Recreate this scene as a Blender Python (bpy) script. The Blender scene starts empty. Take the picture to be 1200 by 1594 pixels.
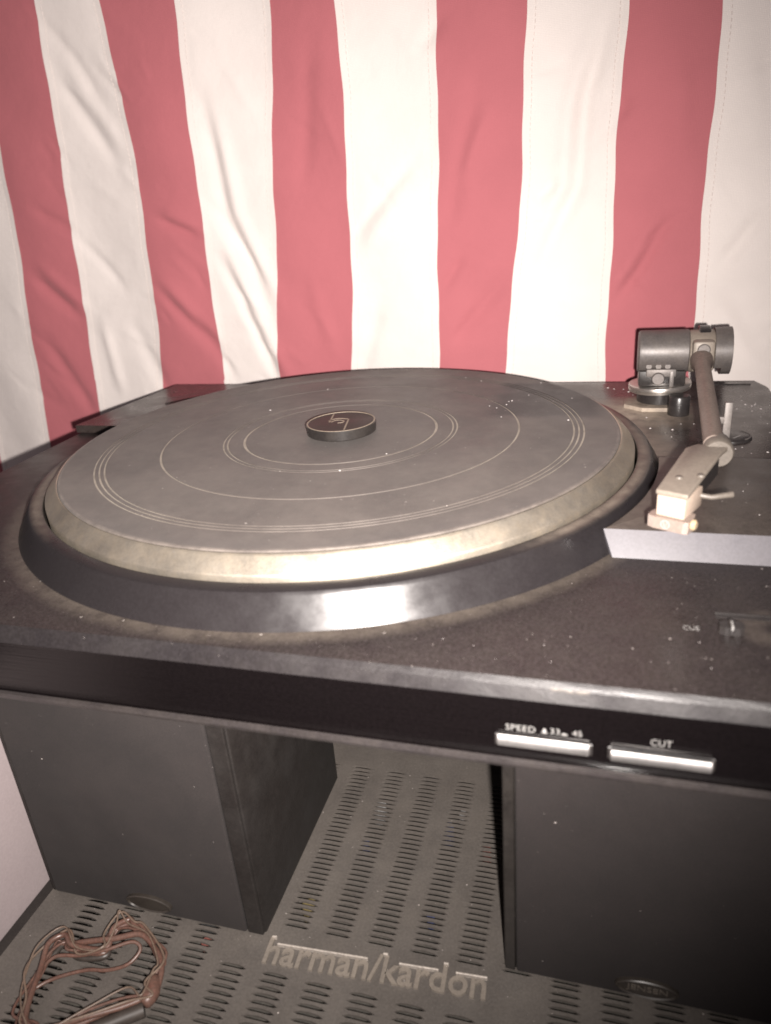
import bpy, bmesh, math, random
from mathutils import Vector, Matrix
from mathutils.geometry import tessellate_polygon

random.seed(7)
SC = bpy.context.scene
COL = SC.collection
MM = 0.001
PI = math.pi

# ------------------------------------------------------------------ camera
cam_data = bpy.data.cameras.new('camera')
cam = bpy.data.objects.new('camera', cam_data)
COL.objects.link(cam)
CR = Vector((0.9598, 0.2707, -0.0749))       # right
CU = Vector((-0.0417, 0.4012, 0.9150))       # up
CF = Vector((-0.2777, 0.8751, -0.3963))      # forward
CP = Vector((0.1395, -0.3707, 0.1204))
cam.matrix_world = Matrix(((CR.x, CU.x, -CF.x, CP.x), (CR.y, CU.y, -CF.y, CP.y),
                           (CR.z, CU.z, -CF.z, CP.z), (0, 0, 0, 1)))
cam_data.sensor_fit = 'HORIZONTAL'
cam_data.sensor_width = 36.0
cam_data.lens = 36.0 * 1163.36 / 1200.0
cam_data.clip_start = 0.005
cam_data.clip_end = 50.0
cam_data.dof.use_dof = True
cam_data.dof.focus_distance = 0.40
cam_data.dof.aperture_fstop = 34.9 / 2.6     # a 2.6 mm entrance pupil
SC.camera = cam

# ------------------------------------------------------------------ world: faint room light
world = bpy.data.worlds.new('World')
SC.world = world
world.use_nodes = True
bg = world.node_tree.nodes['Background']
bg.inputs['Color'].default_value = (1.0, 0.82, 0.87, 1)
bg.inputs['Strength'].default_value = 0.10

# ------------------------------------------------------------------ the phone's flash
fl = bpy.data.lights.new('flash', 'SPOT')
fl.energy = 22.0
fl.color = (1.0, 0.925, 0.875)
fl.shadow_soft_size = 0.0035
fl.spot_size = math.radians(110)
fl.spot_blend = 1.0
flash = bpy.data.objects.new('flash', fl)
COL.objects.link(flash)
flash.location = CP + CR * 0.014 - CU * 0.010
flash.rotation_euler = (CF + CU * 0.13 - CR * 0.24).to_track_quat('-Z', 'Y').to_euler()

SC.view_settings.view_transform = 'Standard'
SC.view_settings.look = 'None'
SC.view_settings.exposure = 0.14
SC.view_settings.gamma = 1.0
SC.cycles.filter_width = 1.7
SC.cycles.max_bounces = 6


# ================================================================== materials
def mat(name, base, rough=0.5, dust=None, dust_amt=0.0, dust_scale=90.0, fleck=0.0, fleck_col=(0.5, 0.45, 0.42),
        grain=0.25, grain_scale=900.0, metallic=0.0, spec=0.5, bump=0.0, bump_scale=1500.0, masks=(), coat=0.0,
        aniso=0.0, sheen=0.0, trans=0.0, rough_var=0.08, dust_rough=0.8):
    """Principled material: base colour with grain, a film of dust laid by noise and by
    radial / box masks given in the object's own metres, and pale flecks of lint."""
    m = bpy.data.materials.new(name)
    m.use_nodes = True
    nt = m.node_tree
    N = nt.nodes
    L = nt.links
    b = N['Principled BSDF']
    tc = N.new('ShaderNodeTexCoord')

    def noise(scale, detail=4.0, rgh=0.6, dist=0.0):
        n = N.new('ShaderNodeTexNoise')
        n.inputs['Scale'].default_value = scale
        n.inputs['Detail'].default_value = detail
        n.inputs['Roughness'].default_value = rgh
        n.inputs['Distortion'].default_value = dist
        L.new(tc.outputs['Object'], n.inputs['Vector'])
        return n.outputs['Fac']

    def ramp(fac, a, bb, lo=0.0, hi=1.0):
        r = N.new('ShaderNodeMapRange')
        r.interpolation_type = 'SMOOTHSTEP'
        r.inputs['From Min'].default_value = a
        r.inputs['From Max'].default_value = bb
        r.inputs['To Min'].default_value = lo
        r.inputs['To Max'].default_value = hi
        L.new(fac, r.inputs['Value'])
        return r.outputs['Result']

    def op(kind, x, y):
        o = N.new('ShaderNodeMath')
        o.operation = kind
        for k, v in enumerate((x, y)):
            if isinstance(v, (int, float)):
                o.inputs[k].default_value = v
            else:
                L.new(v, o.inputs[k])
        return o.outputs[0]

    def mix(fac, c1, c2):
        x = N.new('ShaderNodeMix')
        x.data_type = 'RGBA'
        for k, v in ((0, fac), (6, c1), (7, c2)):
            if isinstance(v, (int, float)):
                x.inputs[k].default_value = v
            elif isinstance(v, tuple):
                x.inputs[k].default_value = (*v, 1)
            else:
                L.new(v, x.inputs[k])
        return x.outputs[2]

    col = mix(ramp(noise(grain_scale, 3), 0.3, 0.75), tuple(c * (1 - grain) for c in base),
              tuple(min(1, c * (1 + grain)) for c in base))
    dust_fac = None
    if dust is not None:
        dust_fac = op('MULTIPLY', ramp(noise(dust_scale, 6, 0.7), 0.25, 0.75, 0.4, 1.0), dust_amt)
        sep = N.new('ShaderNodeSeparateXYZ')
        L.new(tc.outputs['Object'], sep.inputs[0])
        for mk in masks:
            if mk[0] == 'rad':            # ('rad', cx, cy, r_in, r_peak, r_out, amount)
                _, cx, cy, r0, r1, r2, amt = mk
                dx = op('SUBTRACT', sep.outputs[0], cx - 0.012)
                dy = op('SUBTRACT', sep.outputs[1], cy)
                d = op('SQRT', op('ADD', op('MULTIPLY', dx, dx), op('MULTIPLY', dy, dy)), 0.0)
                f = op('MULTIPLY', ramp(d, r0, r1), ramp(d, r1, r2, 1.0, 0.0))
                f = op('MULTIPLY', f, ramp(noise(140, 5, 0.7), 0.2, 0.7, 0.35, 1.0))
                dust_fac = op('MAXIMUM', dust_fac, op('MULTIPLY', f, amt))
            elif mk[0] == 'box':          # wiped or worn patch: ('box', x0, x1, y0, y1, feather, new amount)
                _, x0, x1, y0, y1, fe, amt = mk[:7]
                w = op('MULTIPLY', op('SUBTRACT', noise(60, 3), 0.5), fe * 1.6)
                xs = op('ADD', op('ADD', sep.outputs[0], 0.012), w)
                ys = op('ADD', sep.outputs[1], w)
                f = op('MULTIPLY', op('MULTIPLY', ramp(xs, x0 - fe, x0 + fe), ramp(xs, x1 - fe, x1 + fe, 1, 0)),
                       op('MULTIPLY', ramp(ys, y0 - fe, y0 + fe), ramp(ys, y1 - fe, y1 + fe, 1, 0)))
                if len(mk) > 7:                                # a chip: broken up, not a whole rectangle
                    f = op('MULTIPLY', f, ramp(noise(330, 4), 0.40, 0.62))
                dust_fac = op('ADD', op('MULTIPLY', dust_fac, op('SUBTRACT', 1.0, f)), op('MULTIPLY', f, amt))
        col = mix(dust_fac, col, dust)
    if fleck > 0:
        f1 = ramp(noise(1700, 1, 0.5), 0.80 - 0.12 * fleck, 0.86 - 0.10 * fleck)
        f2 = ramp(noise(520, 2, 0.5), 0.76 - 0.08 * fleck, 0.80 - 0.08 * fleck)
        col = mix(op('MULTIPLY', op('MAXIMUM', f1, f2), 0.8), col, fleck_col)
    L.new(col, b.inputs['Base Color'])
    rf = ramp(noise(45, 5, 0.65), 0.3, 0.7, max(0.02, rough - rough_var), min(1, rough + rough_var))
    if dust_fac is not None:
        x = N.new('ShaderNodeMix')
        x.data_type = 'FLOAT'
        L.new(dust_fac, x.inputs[0])
        L.new(rf, x.inputs[2])
        x.inputs[3].default_value = dust_rough
        rf = x.outputs[0]
    L.new(rf, b.inputs['Roughness'])
    b.inputs['Metallic'].default_value = metallic
    b.inputs['Specular IOR Level'].default_value = spec
    b.inputs['Coat Weight'].default_value = coat
    b.inputs['Coat Roughness'].default_value = 0.08
    b.inputs['Anisotropic'].default_value = aniso
    b.inputs['Sheen Weight'].default_value = sheen
    b.inputs['Transmission Weight'].default_value = trans
    if bump > 0:
        bp = N.new('ShaderNodeBump')
        bp.inputs['Strength'].default_value = bump
        bp.inputs['Distance'].default_value = 0.0004
        L.new(noise(bump_scale, 3), bp.inputs['Height'])
        L.new(bp.outputs['Normal'], b.inputs['Normal'])
    return m


def fabric(name, base):
    m = bpy.data.materials.new(name)
    m.use_nodes = True
    nt = m.node_tree
    N, L = nt.nodes, nt.links
    b = N['Principled BSDF']
    tc = N.new('ShaderNodeTexCoord')
    w1 = N.new('ShaderNodeTexWave'); w1.bands_direction = 'X'
    w2 = N.new('ShaderNodeTexWave'); w2.bands_direction = 'Z'
    for w in (w1, w2):
        w.inputs['Scale'].default_value = 330
        w.inputs['Distortion'].default_value = 1.5
        w.inputs['Detail'].default_value = 2
        L.new(tc.outputs['Object'], w.inputs['Vector'])
    ad = N.new('ShaderNodeMath'); ad.operation = 'ADD'
    L.new(w1.outputs['Fac'], ad.inputs[0]); L.new(w2.outputs['Fac'], ad.inputs[1])
    n = N.new('ShaderNodeTexNoise'); n.inputs['Scale'].default_value = 26; n.inputs['Detail'].default_value = 7
    L.new(tc.outputs['Object'], n.inputs['Vector'])
    mx = N.new('ShaderNodeMix'); mx.data_type = 'RGBA'
    mx.inputs[6].default_value = (*[c * 0.90 for c in base], 1)
    mx.inputs[7].default_value = (*[min(1, c * 1.06) for c in base], 1)
    L.new(n.outputs['Fac'], mx.inputs[0])
    m2 = N.new('ShaderNodeMix'); m2.data_type = 'RGBA'; m2.blend_type = 'MULTIPLY'
    m2.inputs[0].default_value = 1.0
    mr = N.new('ShaderNodeMapRange'); mr.inputs['From Max'].default_value = 2.0
    mr.inputs['To Min'].default_value = 0.90; mr.inputs['To Max'].default_value = 1.04
    L.new(ad.outputs[0], mr.inputs['Value'])
    L.new(mx.outputs[2], m2.inputs[6]); L.new(mr.outputs[0], m2.inputs[7])
    L.new(m2.outputs[2], b.inputs['Base Color'])
    b.inputs['Roughness'].default_value = 0.85
    b.inputs['Sheen Weight'].default_value = 0.15
    b.inputs['Specular IOR Level'].default_value = 0.2
    bmp = N.new('ShaderNodeBump')
    bmp.inputs['Strength'].default_value = 0.25
    bmp.inputs['Distance'].default_value = 0.0003
    L.new(ad.outputs[0], bmp.inputs['Height'])
    n2 = N.new('ShaderNodeTexNoise'); n2.inputs['Scale'].default_value = 38; n2.inputs['Detail'].default_value = 5
    L.new(tc.outputs['Object'], n2.inputs['Vector'])
    b2 = N.new('ShaderNodeBump')
    b2.inputs['Strength'].default_value = 0.35
    b2.inputs['Distance'].default_value = 0.004
    L.new(n2.outputs['Fac'], b2.inputs['Height'])
    L.new(bmp.outputs['Normal'], b2.inputs['Normal'])
    L.new(b2.outputs['Normal'], b.inputs['Normal'])
    return m


DUST = (0.42, 0.35, 0.28)
M = {}
M['deck'] = mat('black_satin_plastic', (0.016, 0.0125, 0.0135), 0.36, DUST, 0.032, fleck=0.15, grain=0.6, bump=0.25,
                masks=[('rad', 0, 0, 0.1665, 0.1699, 0.181, 0.17), ('rad', 0.195, -0.138, 0.0, 0.006, 0.016, 0.12)])
M['bevel'] = mat('worn_satin_edge', (0.012, 0.0105, 0.012), 0.38, DUST, 0.018, fleck=0.05, grain=0.3, bump=0.2,
                 masks=[('box', 0.1265, 0.1385, -0.1799, -0.1797, 0.0003, 0.35, 1)])
M['gloss'] = mat('black_acrylic', (0.003, 0.0022, 0.0024), 0.11, DUST, 0.001, fleck=0.0, spec=0.5, rough_var=0.04)
M['lip'] = mat('black_lip_plastic', (0.016, 0.014, 0.016), 0.4, DUST, 0.05, grain=0.3)
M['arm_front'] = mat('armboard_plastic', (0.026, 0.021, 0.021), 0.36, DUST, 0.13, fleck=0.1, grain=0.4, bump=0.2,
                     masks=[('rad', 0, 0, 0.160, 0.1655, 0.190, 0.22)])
M['arm_face_sheen'] = mat('armboard_face_painted_sheen', (0.085, 0.080, 0.092), 0.44, DUST, 0.03, grain=0.1)  # flash sheen on the slope put into a paler, lilac-grey base
M['arm_rear'] = mat('armboard_plastic_rear', (0.026, 0.019, 0.019), 0.27, DUST, 0.07, fleck=0.2, grain=0.4, bump=0.15,
                    masks=[('rad', 0, 0, 0.158, 0.1655, 0.192, 0.40), ('rad', 0.160, 0.092, -0.020, 0.0, 0.050, 1.0)])
M['ring'] = mat('dusty_black_ring', (0.012, 0.0105, 0.012), 0.31, DUST, 0.010, fleck=0.0, grain=0.15,
                masks=[('rad', 0, 0, 0.1530, 0.1580, 0.1628, 0.40), ('box', -0.105, 0.125, -0.30, -0.095, 0.02, 0.01)])
M['mat'] = mat('dusty_rubber', (0.032, 0.027, 0.026), 0.58, (0.32, 0.275, 0.24), 0.33, dust_scale=24, fleck=0.1, grain=0.15, sheen=0.05, spec=0.28,
               bump=0.3, masks=[('rad', 0, 0, 0.1440, 0.1458, 0.150, 0.45), ('box', 0.076, 0.136, 0.030, 0.104, 0.006, 0.03)],
               dust_rough=0.6)
M['mat_groove'] = mat('dust_in_groove', (0.10, 0.09, 0.08), 0.8, (0.55, 0.48, 0.40), 0.75, dust_scale=70, grain=0.15)
M['platter'] = mat('dusty_platter_metal', (0.50, 0.47, 0.42), 0.37, (0.62, 0.51, 0.37), 0.58, dust_scale=120, fleck=0.2, metallic=0.9,
                   grain=0.12, bump=0.15, dust_rough=0.6)
M['cap'] = mat('cap_plastic', (0.012, 0.011, 0.012), 0.32, DUST, 0.05, grain=0.3)
M['cap_face'] = mat('cap_face', (0.013, 0.0105, 0.0105), 0.5, DUST, 0.06, grain=0.3, spec=0.35)
M['gold'] = mat('dull_gold_line', (0.26, 0.21, 0.16), 0.55, DUST, 0.2)
M['arm_tube'] = mat('brown_tarnished_tube', (0.15, 0.112, 0.098), 0.5, DUST, 0.25, dust_scale=60, metallic=0.1, grain=0.3)
M['arm_grey'] = mat('grey_satin_metal', (0.15, 0.14, 0.14), 0.45, DUST, 0.2, metallic=0.3, grain=0.15)
M['shell'] = mat('headshell_grey', (0.20, 0.172, 0.145), 0.42, DUST, 0.3, metallic=0.1, grain=0.15)
M['collar'] = mat('collar_grey', (0.085, 0.075, 0.066), 0.4, DUST, 0.2, grain=0.2)
M['button_top_shade'] = mat('painted_dark_reflection', (0.02, 0.019, 0.019), 0.75, None, spec=0.1)  # black in place of the dark reflection on the silver tops
M['bearing'] = mat('bearing_grey', (0.075, 0.070, 0.074), 0.42, DUST, 0.2, metallic=0.2, grain=0.2, fleck=0.0)
M['blackplastic'] = mat('black_gloss_plastic', (0.014, 0.013, 0.015), 0.28, DUST, 0.05, grain=0.3)
M['chrome'] = mat('dull_chrome', (0.55, 0.52, 0.49), 0.3, DUST, 0.2, metallic=0.9, grain=0.1)
M['peach'] = mat('cartridge_cream', (0.46, 0.365, 0.295), 0.5, DUST, 0.1, grain=0.1)
M['guard'] = mat('stylus_guard_clear', (0.38, 0.30, 0.26), 0.2, DUST, 0.1, grain=0.1, trans=0.35)
M['amber'] = mat('amber_bead', (0.48, 0.37, 0.23), 0.2, None, grain=0.1)
M['silver'] = mat('brushed_aluminium_button', (0.62, 0.60, 0.59), 0.38, DUST, 0.10, metallic=0.9, grain=0.1)
M['print'] = mat('white_print', (0.30, 0.29, 0.28), 0.6, None, grain=0.1)
M['receiver'] = mat('grey_painted_steel', (0.055, 0.049, 0.045), 0.5, (0.30, 0.26, 0.22), 0.14, dust_scale=50, fleck=0.1, grain=0.2, bump=0.3)
M['receiver_in'] = mat('receiver_inside', (0.030, 0.031, 0.029), 0.7, DUST, 0.12, grain=0.4)
M['logo'] = mat('badge_letters', (0.13, 0.115, 0.10), 0.45, DUST, 0.2, metallic=0.1, grain=0.15)
M['logo_glint'] = mat('painted_letter_glint', (0.34, 0.31, 0.28), 0.42, DUST, 0.2, metallic=0.3)  # pale colour stands in for light along the letters' upper edges
M['cab'] = mat('black_vinyl_cabinet', (0.008, 0.007, 0.007), 0.45, DUST, 0.03, grain=0.3, bump=0.3)
M['cab_l'] = mat('dusty_black_vinyl', (0.0065, 0.0048, 0.0045), 0.6, DUST, 0.012, grain=0.3, bump=0.3)
M['grille_r'] = mat('black_grille_cloth', (0.0065, 0.0042, 0.0040), 0.95, (0.36, 0.27, 0.25), 0.020, dust_scale=35, fleck=0.1, grain=0.45, grain_scale=1400, bump=0.6, bump_scale=2200)
M['grille_l'] = mat('dusty_grille_cloth', (0.0060, 0.0042, 0.0042), 0.95, (0.36, 0.28, 0.255), 0.032, dust_scale=26, fleck=0.1, grain=0.45, grain_scale=1400, bump=0.6, bump_scale=2200)
M['badge_print'] = mat('dull_badge_print', (0.085, 0.072, 0.06), 0.5, None)
M['badge'] = mat('badge_black', (0.012, 0.010, 0.009), 0.35, DUST, 0.05)
M['wire'] = mat('red_brown_insulation', (0.068, 0.026, 0.019), 0.32, DUST, 0.10, grain=0.3)
M['wire2'] = mat('tan_insulation', (0.070, 0.040, 0.027), 0.35, DUST, 0.2, grain=0.3)
M['wire_dark'] = mat('dark_insulation', (0.016, 0.012, 0.011), 0.45, DUST, 0.06, grain=0.3)
M['panel'] = mat('mauve_painted_panel', (0.24, 0.20, 0.203), 0.7, (0.30, 0.255, 0.25), 0.25, dust_scale=15, grain=0.06)
M['shelf'] = mat('dark_shelf', (0.05, 0.04, 0.035), 0.6, DUST, 0.1)
M['lint'] = mat('white_lint', (0.75, 0.70, 0.68), 0.8, None, grain=0.1)
M['flag_red'] = fabric('red_cotton', (0.475, 0.15, 0.17))  # red paled towards pink: the lens veil's wash put into the colour
M['flag_white'] = fabric('white_cotton', (0.80, 0.735, 0.70))
M['thread'] = mat('pale_thread', (0.70, 0.62, 0.58), 0.8, None, grain=0.1)

# fine horizontal brushing of the acrylic front: stretched noise as relief
_nt = M['gloss'].node_tree
_b = _nt.nodes['Principled BSDF']
_tc = _nt.nodes.new('ShaderNodeTexCoord')
_mp = _nt.nodes.new('ShaderNodeMapping')
_mp.inputs['Scale'].default_value = (6.0, 6.0, 2600.0)
_nz = _nt.nodes.new('ShaderNodeTexNoise')
_nz.inputs['Scale'].default_value = 1.0
_nz.inputs['Detail'].default_value = 2.0
_bp = _nt.nodes.new('ShaderNodeBump')
_bp.inputs['Strength'].default_value = 0.55
_bp.inputs['Distance'].default_value = 0.00022
_nt.links.new(_tc.outputs['Object'], _mp.inputs['Vector'])
_nt.links.new(_mp.outputs['Vector'], _nz.inputs['Vector'])
_nt.links.new(_nz.outputs['Fac'], _bp.inputs['Height'])
_nt.links.new(_bp.outputs['Normal'], _b.inputs['Normal'])

# ================================================================== object helpers (input in millimetres)
BASE = {}


def thing(name, label, cat, loc=(0, 0, 0), group=None):
    o = bpy.data.objects.new(name, None)
    o.empty_display_size = 0.02
    COL.objects.link(o)
    o.location = Vector(loc) * MM
    o['label'] = label
    o['category'] = cat
    if group:
        o['group'] = group
    BASE[o.name] = Vector(loc)
    return o


def obj(name, verts, faces, m, parent=None, smooth=None, kind=None, label=None):
    me = bpy.data.meshes.new(name)
    org = BASE[parent.name] if parent is not None else Vector((0, 0, 0))
    me.from_pydata([(Vector(v) - org) * MM for v in verts], [], faces)
    me.update()
    bm = bmesh.new()
    bm.from_mesh(me)
    bmesh.ops.recalc_face_normals(bm, faces=bm.faces)
    bm.to_mesh(me)
    bm.free()
    mats = m if isinstance(m, (list, tuple)) else [m]
    for mm in mats:
        me.materials.append(mm)
    if smooth is not None:
        for p in me.polygons:
            p.use_smooth = True
        me.set_sharp_from_angle(angle=math.radians(smooth))
    o = bpy.data.objects.new(name, me)
    COL.objects.link(o)
    if parent is not None:
        o.parent = parent
        BASE[o.name] = org
    if kind:
        o['kind'] = kind
    if label:
        o['label'] = label
    return o


def soften(o, off, ang=40, seg=2):
    """Round over the sharp edges of a built part (offset in millimetres)."""
    bm = bmesh.new()
    bm.from_mesh(o.data)
    bmesh.ops.remove_doubles(bm, verts=bm.verts, dist=1e-6)
    bmesh.ops.dissolve_limit(bm, angle_limit=0.01, verts=bm.verts, edges=bm.edges)
    es = [e for e in bm.edges if len(e.link_faces) == 2 and e.calc_face_angle() > math.radians(ang)]
    bmesh.ops.bevel(bm, geom=es, offset=off * MM, segments=seg, affect='EDGES', profile=0.5, clamp_overlap=True)
    bm.to_mesh(o.data)
    bm.free()
    for p in o.data.polygons:
        p.use_smooth = True
    o.data.set_sharp_from_angle(angle=math.radians(35))
    return o


class MB:
    def __init__(self):
        self.v, self.f = [], []

    def add(self, v, f):
        n = len(self.v)
        self.v += [tuple(x) for x in v]
        self.f += [tuple(i + n for i in q) for q in f]
        return self

    def box(self, x0, x1, y0, y1, z0, z1, bev=0.0, R=None, seg=2):
        bm = bmesh.new()
        bmesh.ops.create_cube(bm, size=1)
        for v in bm.verts:
            v.co = Vector((x0 + (v.co.x + .5) * (x1 - x0), y0 + (v.co.y + .5) * (y1 - y0), z0 + (v.co.z + .5) * (z1 - z0)))
        if bev > 0:
            bmesh.ops.bevel(bm, geom=list(bm.edges), offset=bev, segments=seg, affect='EDGES', profile=0.5)
        vs = [(R @ v.co if R else v.co) for v in bm.verts]
        bm.verts.index_update()
        fs = [[v.index for v in f.verts] for f in bm.faces]
        bm.free()
        return self.add(vs, fs)

    def lathe(self, prof, n=96, R=None, closed=False, a0=0.0, a1=2 * PI):
        full = abs(a1 - a0 - 2 * PI) < 1e-6
        cnt = n if full else n + 1
        vs, fs = [], []
        for r, z in prof:
            for k in range(cnt):
                a = a0 + (a1 - a0) * k / n
                p = Vector((r * math.cos(a), r * math.sin(a), z))
                vs.append(R @ p if R else p)
        for i in range(len(prof) - 1 + (1 if closed else 0)):
            i2 = (i + 1) % len(prof)
            for k in range(n):
                k2 = (k + 1) % cnt
                fs.append((i * cnt + k, i * cnt + k2, i2 * cnt + k2, i2 * cnt + k))
        return self.add(vs, fs)

    def prism(self, poly, z0, z1, R=None, bev=0.0):
        n = len(poly)
        vs = [Vector((x, y, z0)) for x, y in poly] + [Vector((x, y, z1)) for x, y in poly]
        fs = [(k, (k + 1) % n, n + (k + 1) % n, n + k) for k in range(n)]
        for t in tessellate_polygon([[Vector((x, y, 0)) for x, y in poly]]):
            fs.append(tuple(t)); fs.append(tuple(i + n for i in reversed(t)))
        if R:
            vs = [R @ v for v in vs]
        return self.add(vs, fs)

    def tube(self, pts, rad, n=10, cap=True):
        pts = [Vector(p) for p in pts]
        rr = rad if isinstance(rad, (list, tuple)) else [rad] * len(pts)
        vs, fs = [], []
        prev = None
        for i, p in enumerate(pts):
            t = (pts[min(i + 1, len(pts) - 1)] - pts[max(i - 1, 0)]).normalized()
            ref = prev if prev is not None else (Vector((0, 0, 1)) if abs(t.z) < 0.9 else Vector((1, 0, 0)))
            u = (ref - t * ref.dot(t)).normalized()
            w = t.cross(u)
            prev = u
            for k in range(n):
                a = 2 * PI * k / n
                vs.append(p + (u * math.cos(a) + w * math.sin(a)) * rr[i])
        for i in range(len(pts) - 1):
            for k in range(n):
                fs.append((i * n + k, i * n + (k + 1) % n, (i + 1) * n + (k + 1) % n, (i + 1) * n + k))
        if cap:
            fs.append(tuple(range(n))); fs.append(tuple((len(pts) - 1) * n + k for k in range(n)))
        return self.add(vs, fs)

    def obj(self, name, m, parent=None, **kw):
        return obj(name, self.v, self.f, m, parent, **kw)


def frame(o, x, y):
    """4x4 with local X along x, Y along y (made square), Z their cross product."""
    x = Vector(x).normalized()
    z = x.cross(Vector(y)).normalized()
    y = z.cross(x)
    o = Vector(o)
    return Matrix(((x.x, y.x, z.x, o.x), (x.y, y.y, z.y, o.y), (x.z, y.z, z.z, o.z), (0, 0, 0, 1)))


def catmull(pts, sub=6, closed=False):
    P = [Vector(p) for p in pts]
    n = len(P)
    out = []
    rng = range(n) if closed else range(n - 1)
    for i in rng:
        g = (lambda k: P[k % n]) if closed else (lambda k: P[max(0, min(n - 1, k))])
        p0, p1, p2, p3 = g(i - 1), g(i), g(i + 1), g(i + 2)
        for s in range(sub):
            t = s / sub
            out.append(0.5 * ((2 * p1) + (p2 - p0) * t + (2 * p0 - 5 * p1 + 4 * p2 - p3) * t * t + (3 * p1 - p0 - 3 * p2 + p3) * t ** 3))
    out.append(P[0].copy() if closed else P[-1].copy())
    return out


def text(name, s, R, width, m, parent, depth=0.12, height=None, weight=0.0, gap=1.0):
    """Lettering as a thin raised mesh; R places its own XY plane, width fixes its length."""
    cu = bpy.data.curves.new(name, 'FONT')
    cu.body = s
    cu.size = 10
    cu.extrude = 0.5
    cu.offset = weight
    cu.space_character = gap
    cu.resolution_u = 3
    t = bpy.data.objects.new(name, cu)
    COL.objects.link(t)
    dg = bpy.context.evaluated_depsgraph_get()
    me = t.evaluated_get(dg).to_mesh()
    vs = [v.co.copy() for v in me.vertices]
    fs = [list(p.vertices) for p in me.polygons]
    t.evaluated_get(dg).to_mesh_clear()
    bpy.data.objects.remove(t)
    bpy.data.curves.remove(cu)
    x0 = min(v.x for v in vs); x1 = max(v.x for v in vs)
    y0 = min(v.y for v in vs); y1 = max(v.y for v in vs)
    sx = width / (x1 - x0)
    sy = sx if height is None else height / (y1 - y0)
    out = [R @ Vector(((v.x - x0) * sx, (v.y - y0) * sy, (v.z + 0.5) * depth)) for v in vs]
    return obj(name, out, fs, m, parent)


def arc(r, a0, a1, n):
    return [(r * math.cos(math.radians(a0 + (a1 - a0) * k / n)), r * math.sin(math.radians(a0 + (a1 - a0) * k / n))) for k in range(n + 1)]


# ================================================================== shelf under it all
sh = MB().box(-420, 420, -420, 330, -318, -300, 1.0).obj('shelf', M['shelf'], kind='structure')

# ================================================================== flag
YF = 192.0
ROWS = [(259, [-446, -392, -336, -274, -225, -159, -94, -41, 22, 84, 141, 199, 258]),
        (120, [-462, -404, -346, -287, -221, -165, -109, -45, 17, 80, 136, 198, 259]),
        (-17, [-480, -421, -360, -298, -236, -169, -122, -56, 11, 67, 135, 198, 260])]
ZT, ZB = 330.0, -235.0


def bound(i, z):
    """x of seam i at height z (quadratic through the three measured heights, eased to a line below)."""
    (z0, r0), (z1, r1), (z2, r2) = ROWS
    a, b, c = r0[i], r1[i], r2[i]
    if z < z2:
        s = (c - b) / (z2 - z1)
        return c + s * (z - z2)
    l0 = (z - z1) * (z - z2) / ((z0 - z1) * (z0 - z2))
    l1 = (z - z0) * (z - z2) / ((z1 - z0) * (z1 - z2))
    l2 = (z - z0) * (z - z1) / ((z2 - z0) * (z2 - z1))
    return a * l0 + b * l1 + c * l2 + 0.8 * math.sin(z / 21.0 + i * 1.7) + 0.3 * math.sin(z / 7.0 + i)


CREASES = [  # polyline in (x, z), width, height towards the viewer
    ([(-276, 254), (-255, 227), (-235, 187)], 5, -2.2), ([(-273, 216), (-235, 154)], 5, -2.6), ([(-262, 225), (-224, 160)], 6, 2.2),
    ([(-322, 127), (-289, 107)], 4, -2.0), ([(-338, 74), (-303, 38)], 4.5, -3.0), ([(-330, 84), (-292, 44)], 5, 2.2),
    ([(-288, 102), (-252, 60)], 4, -2.0), ([(-281, 34), (-276, -30)], 5, 2.5),
    ([(-154, 192), (-148, 113), (-121, 40)], 6, -3.6), ([(-145, 180), (-138, 110), (-113, 45)], 6, 3.0),
    ([(-162, 123), (-121, 55)], 4.5, -3.0), ([(-158, 80), (-120, -20)], 4.5, -3.2), ([(-150, 84), (-111, -15)], 5, 2.6),
    ([(-207, 112), (-173, 96)], 3.5, -2.6), ([(-203, 118), (-170, 103)], 5, 2.0), ([(-219, 59), (-178, 10)], 4.5, -2.4),
    ([(-212, 66), (-172, 18)], 5, 2.0), ([(-190, 40), (-160, -20)], 5, -2.0),
    ([(-48, 89), (-19, 117), (4, 137)], 4.5, -2.0), ([(-40, 80), (-12, 108)], 6, 1.8),
    ([(28, 221), (10, 202)], 5, -1.8), ([(132, 208), (118, 165), (115, 112), (90, 64)], 5.5, -3.2),
    ([(122, 205), (108, 160), (104, 112), (82, 66)], 6, 2.4), ([(86, 106), (103, 117)], 3.5, -1.8),
    ([(174, 88), (159, 60), (143, 35)], 4.5, -2.8), ([(168, 92), (152, 62), (138, 40)], 6, 2.0), ([(35, 71), (20, 49)], 4, -2.0),
    ([(231, 88), (208, 54)], 5, -2.8), ([(145, 162), (138, 152)], 4, -1.6), ([(48, 183), (27, 93)], 6, -1.6),
    ([(-65, 225), (-83, 122)], 7, -1.6), ([(60, 170), (35, 120)], 5, 1.6), ([(70, 60), (25, 5)], 6, -2.0),
    ([(-30, 40), (-52, -20)], 6, -1.6), ([(-85, 60), (-70, 0)], 6, 1.5), ([(215, 200), (240, 120)], 7, -2.0),
    ([(170, 190), (180, 120)], 8, 1.8), ([(205, 40), (235, -10)], 6, -2.2), ([(-340, 20), (-310, -50)], 6, -3.0),
    ([(-250, 30), (-225, -40)], 6, -2.2),
    ([(232, 175), (200, 168)], 3.0, -1.2), ([(105, 185), (84, 182)], 2.5, -1.0), ([(105, 98), (83, 93)], 2.5, -1.0)]


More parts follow.
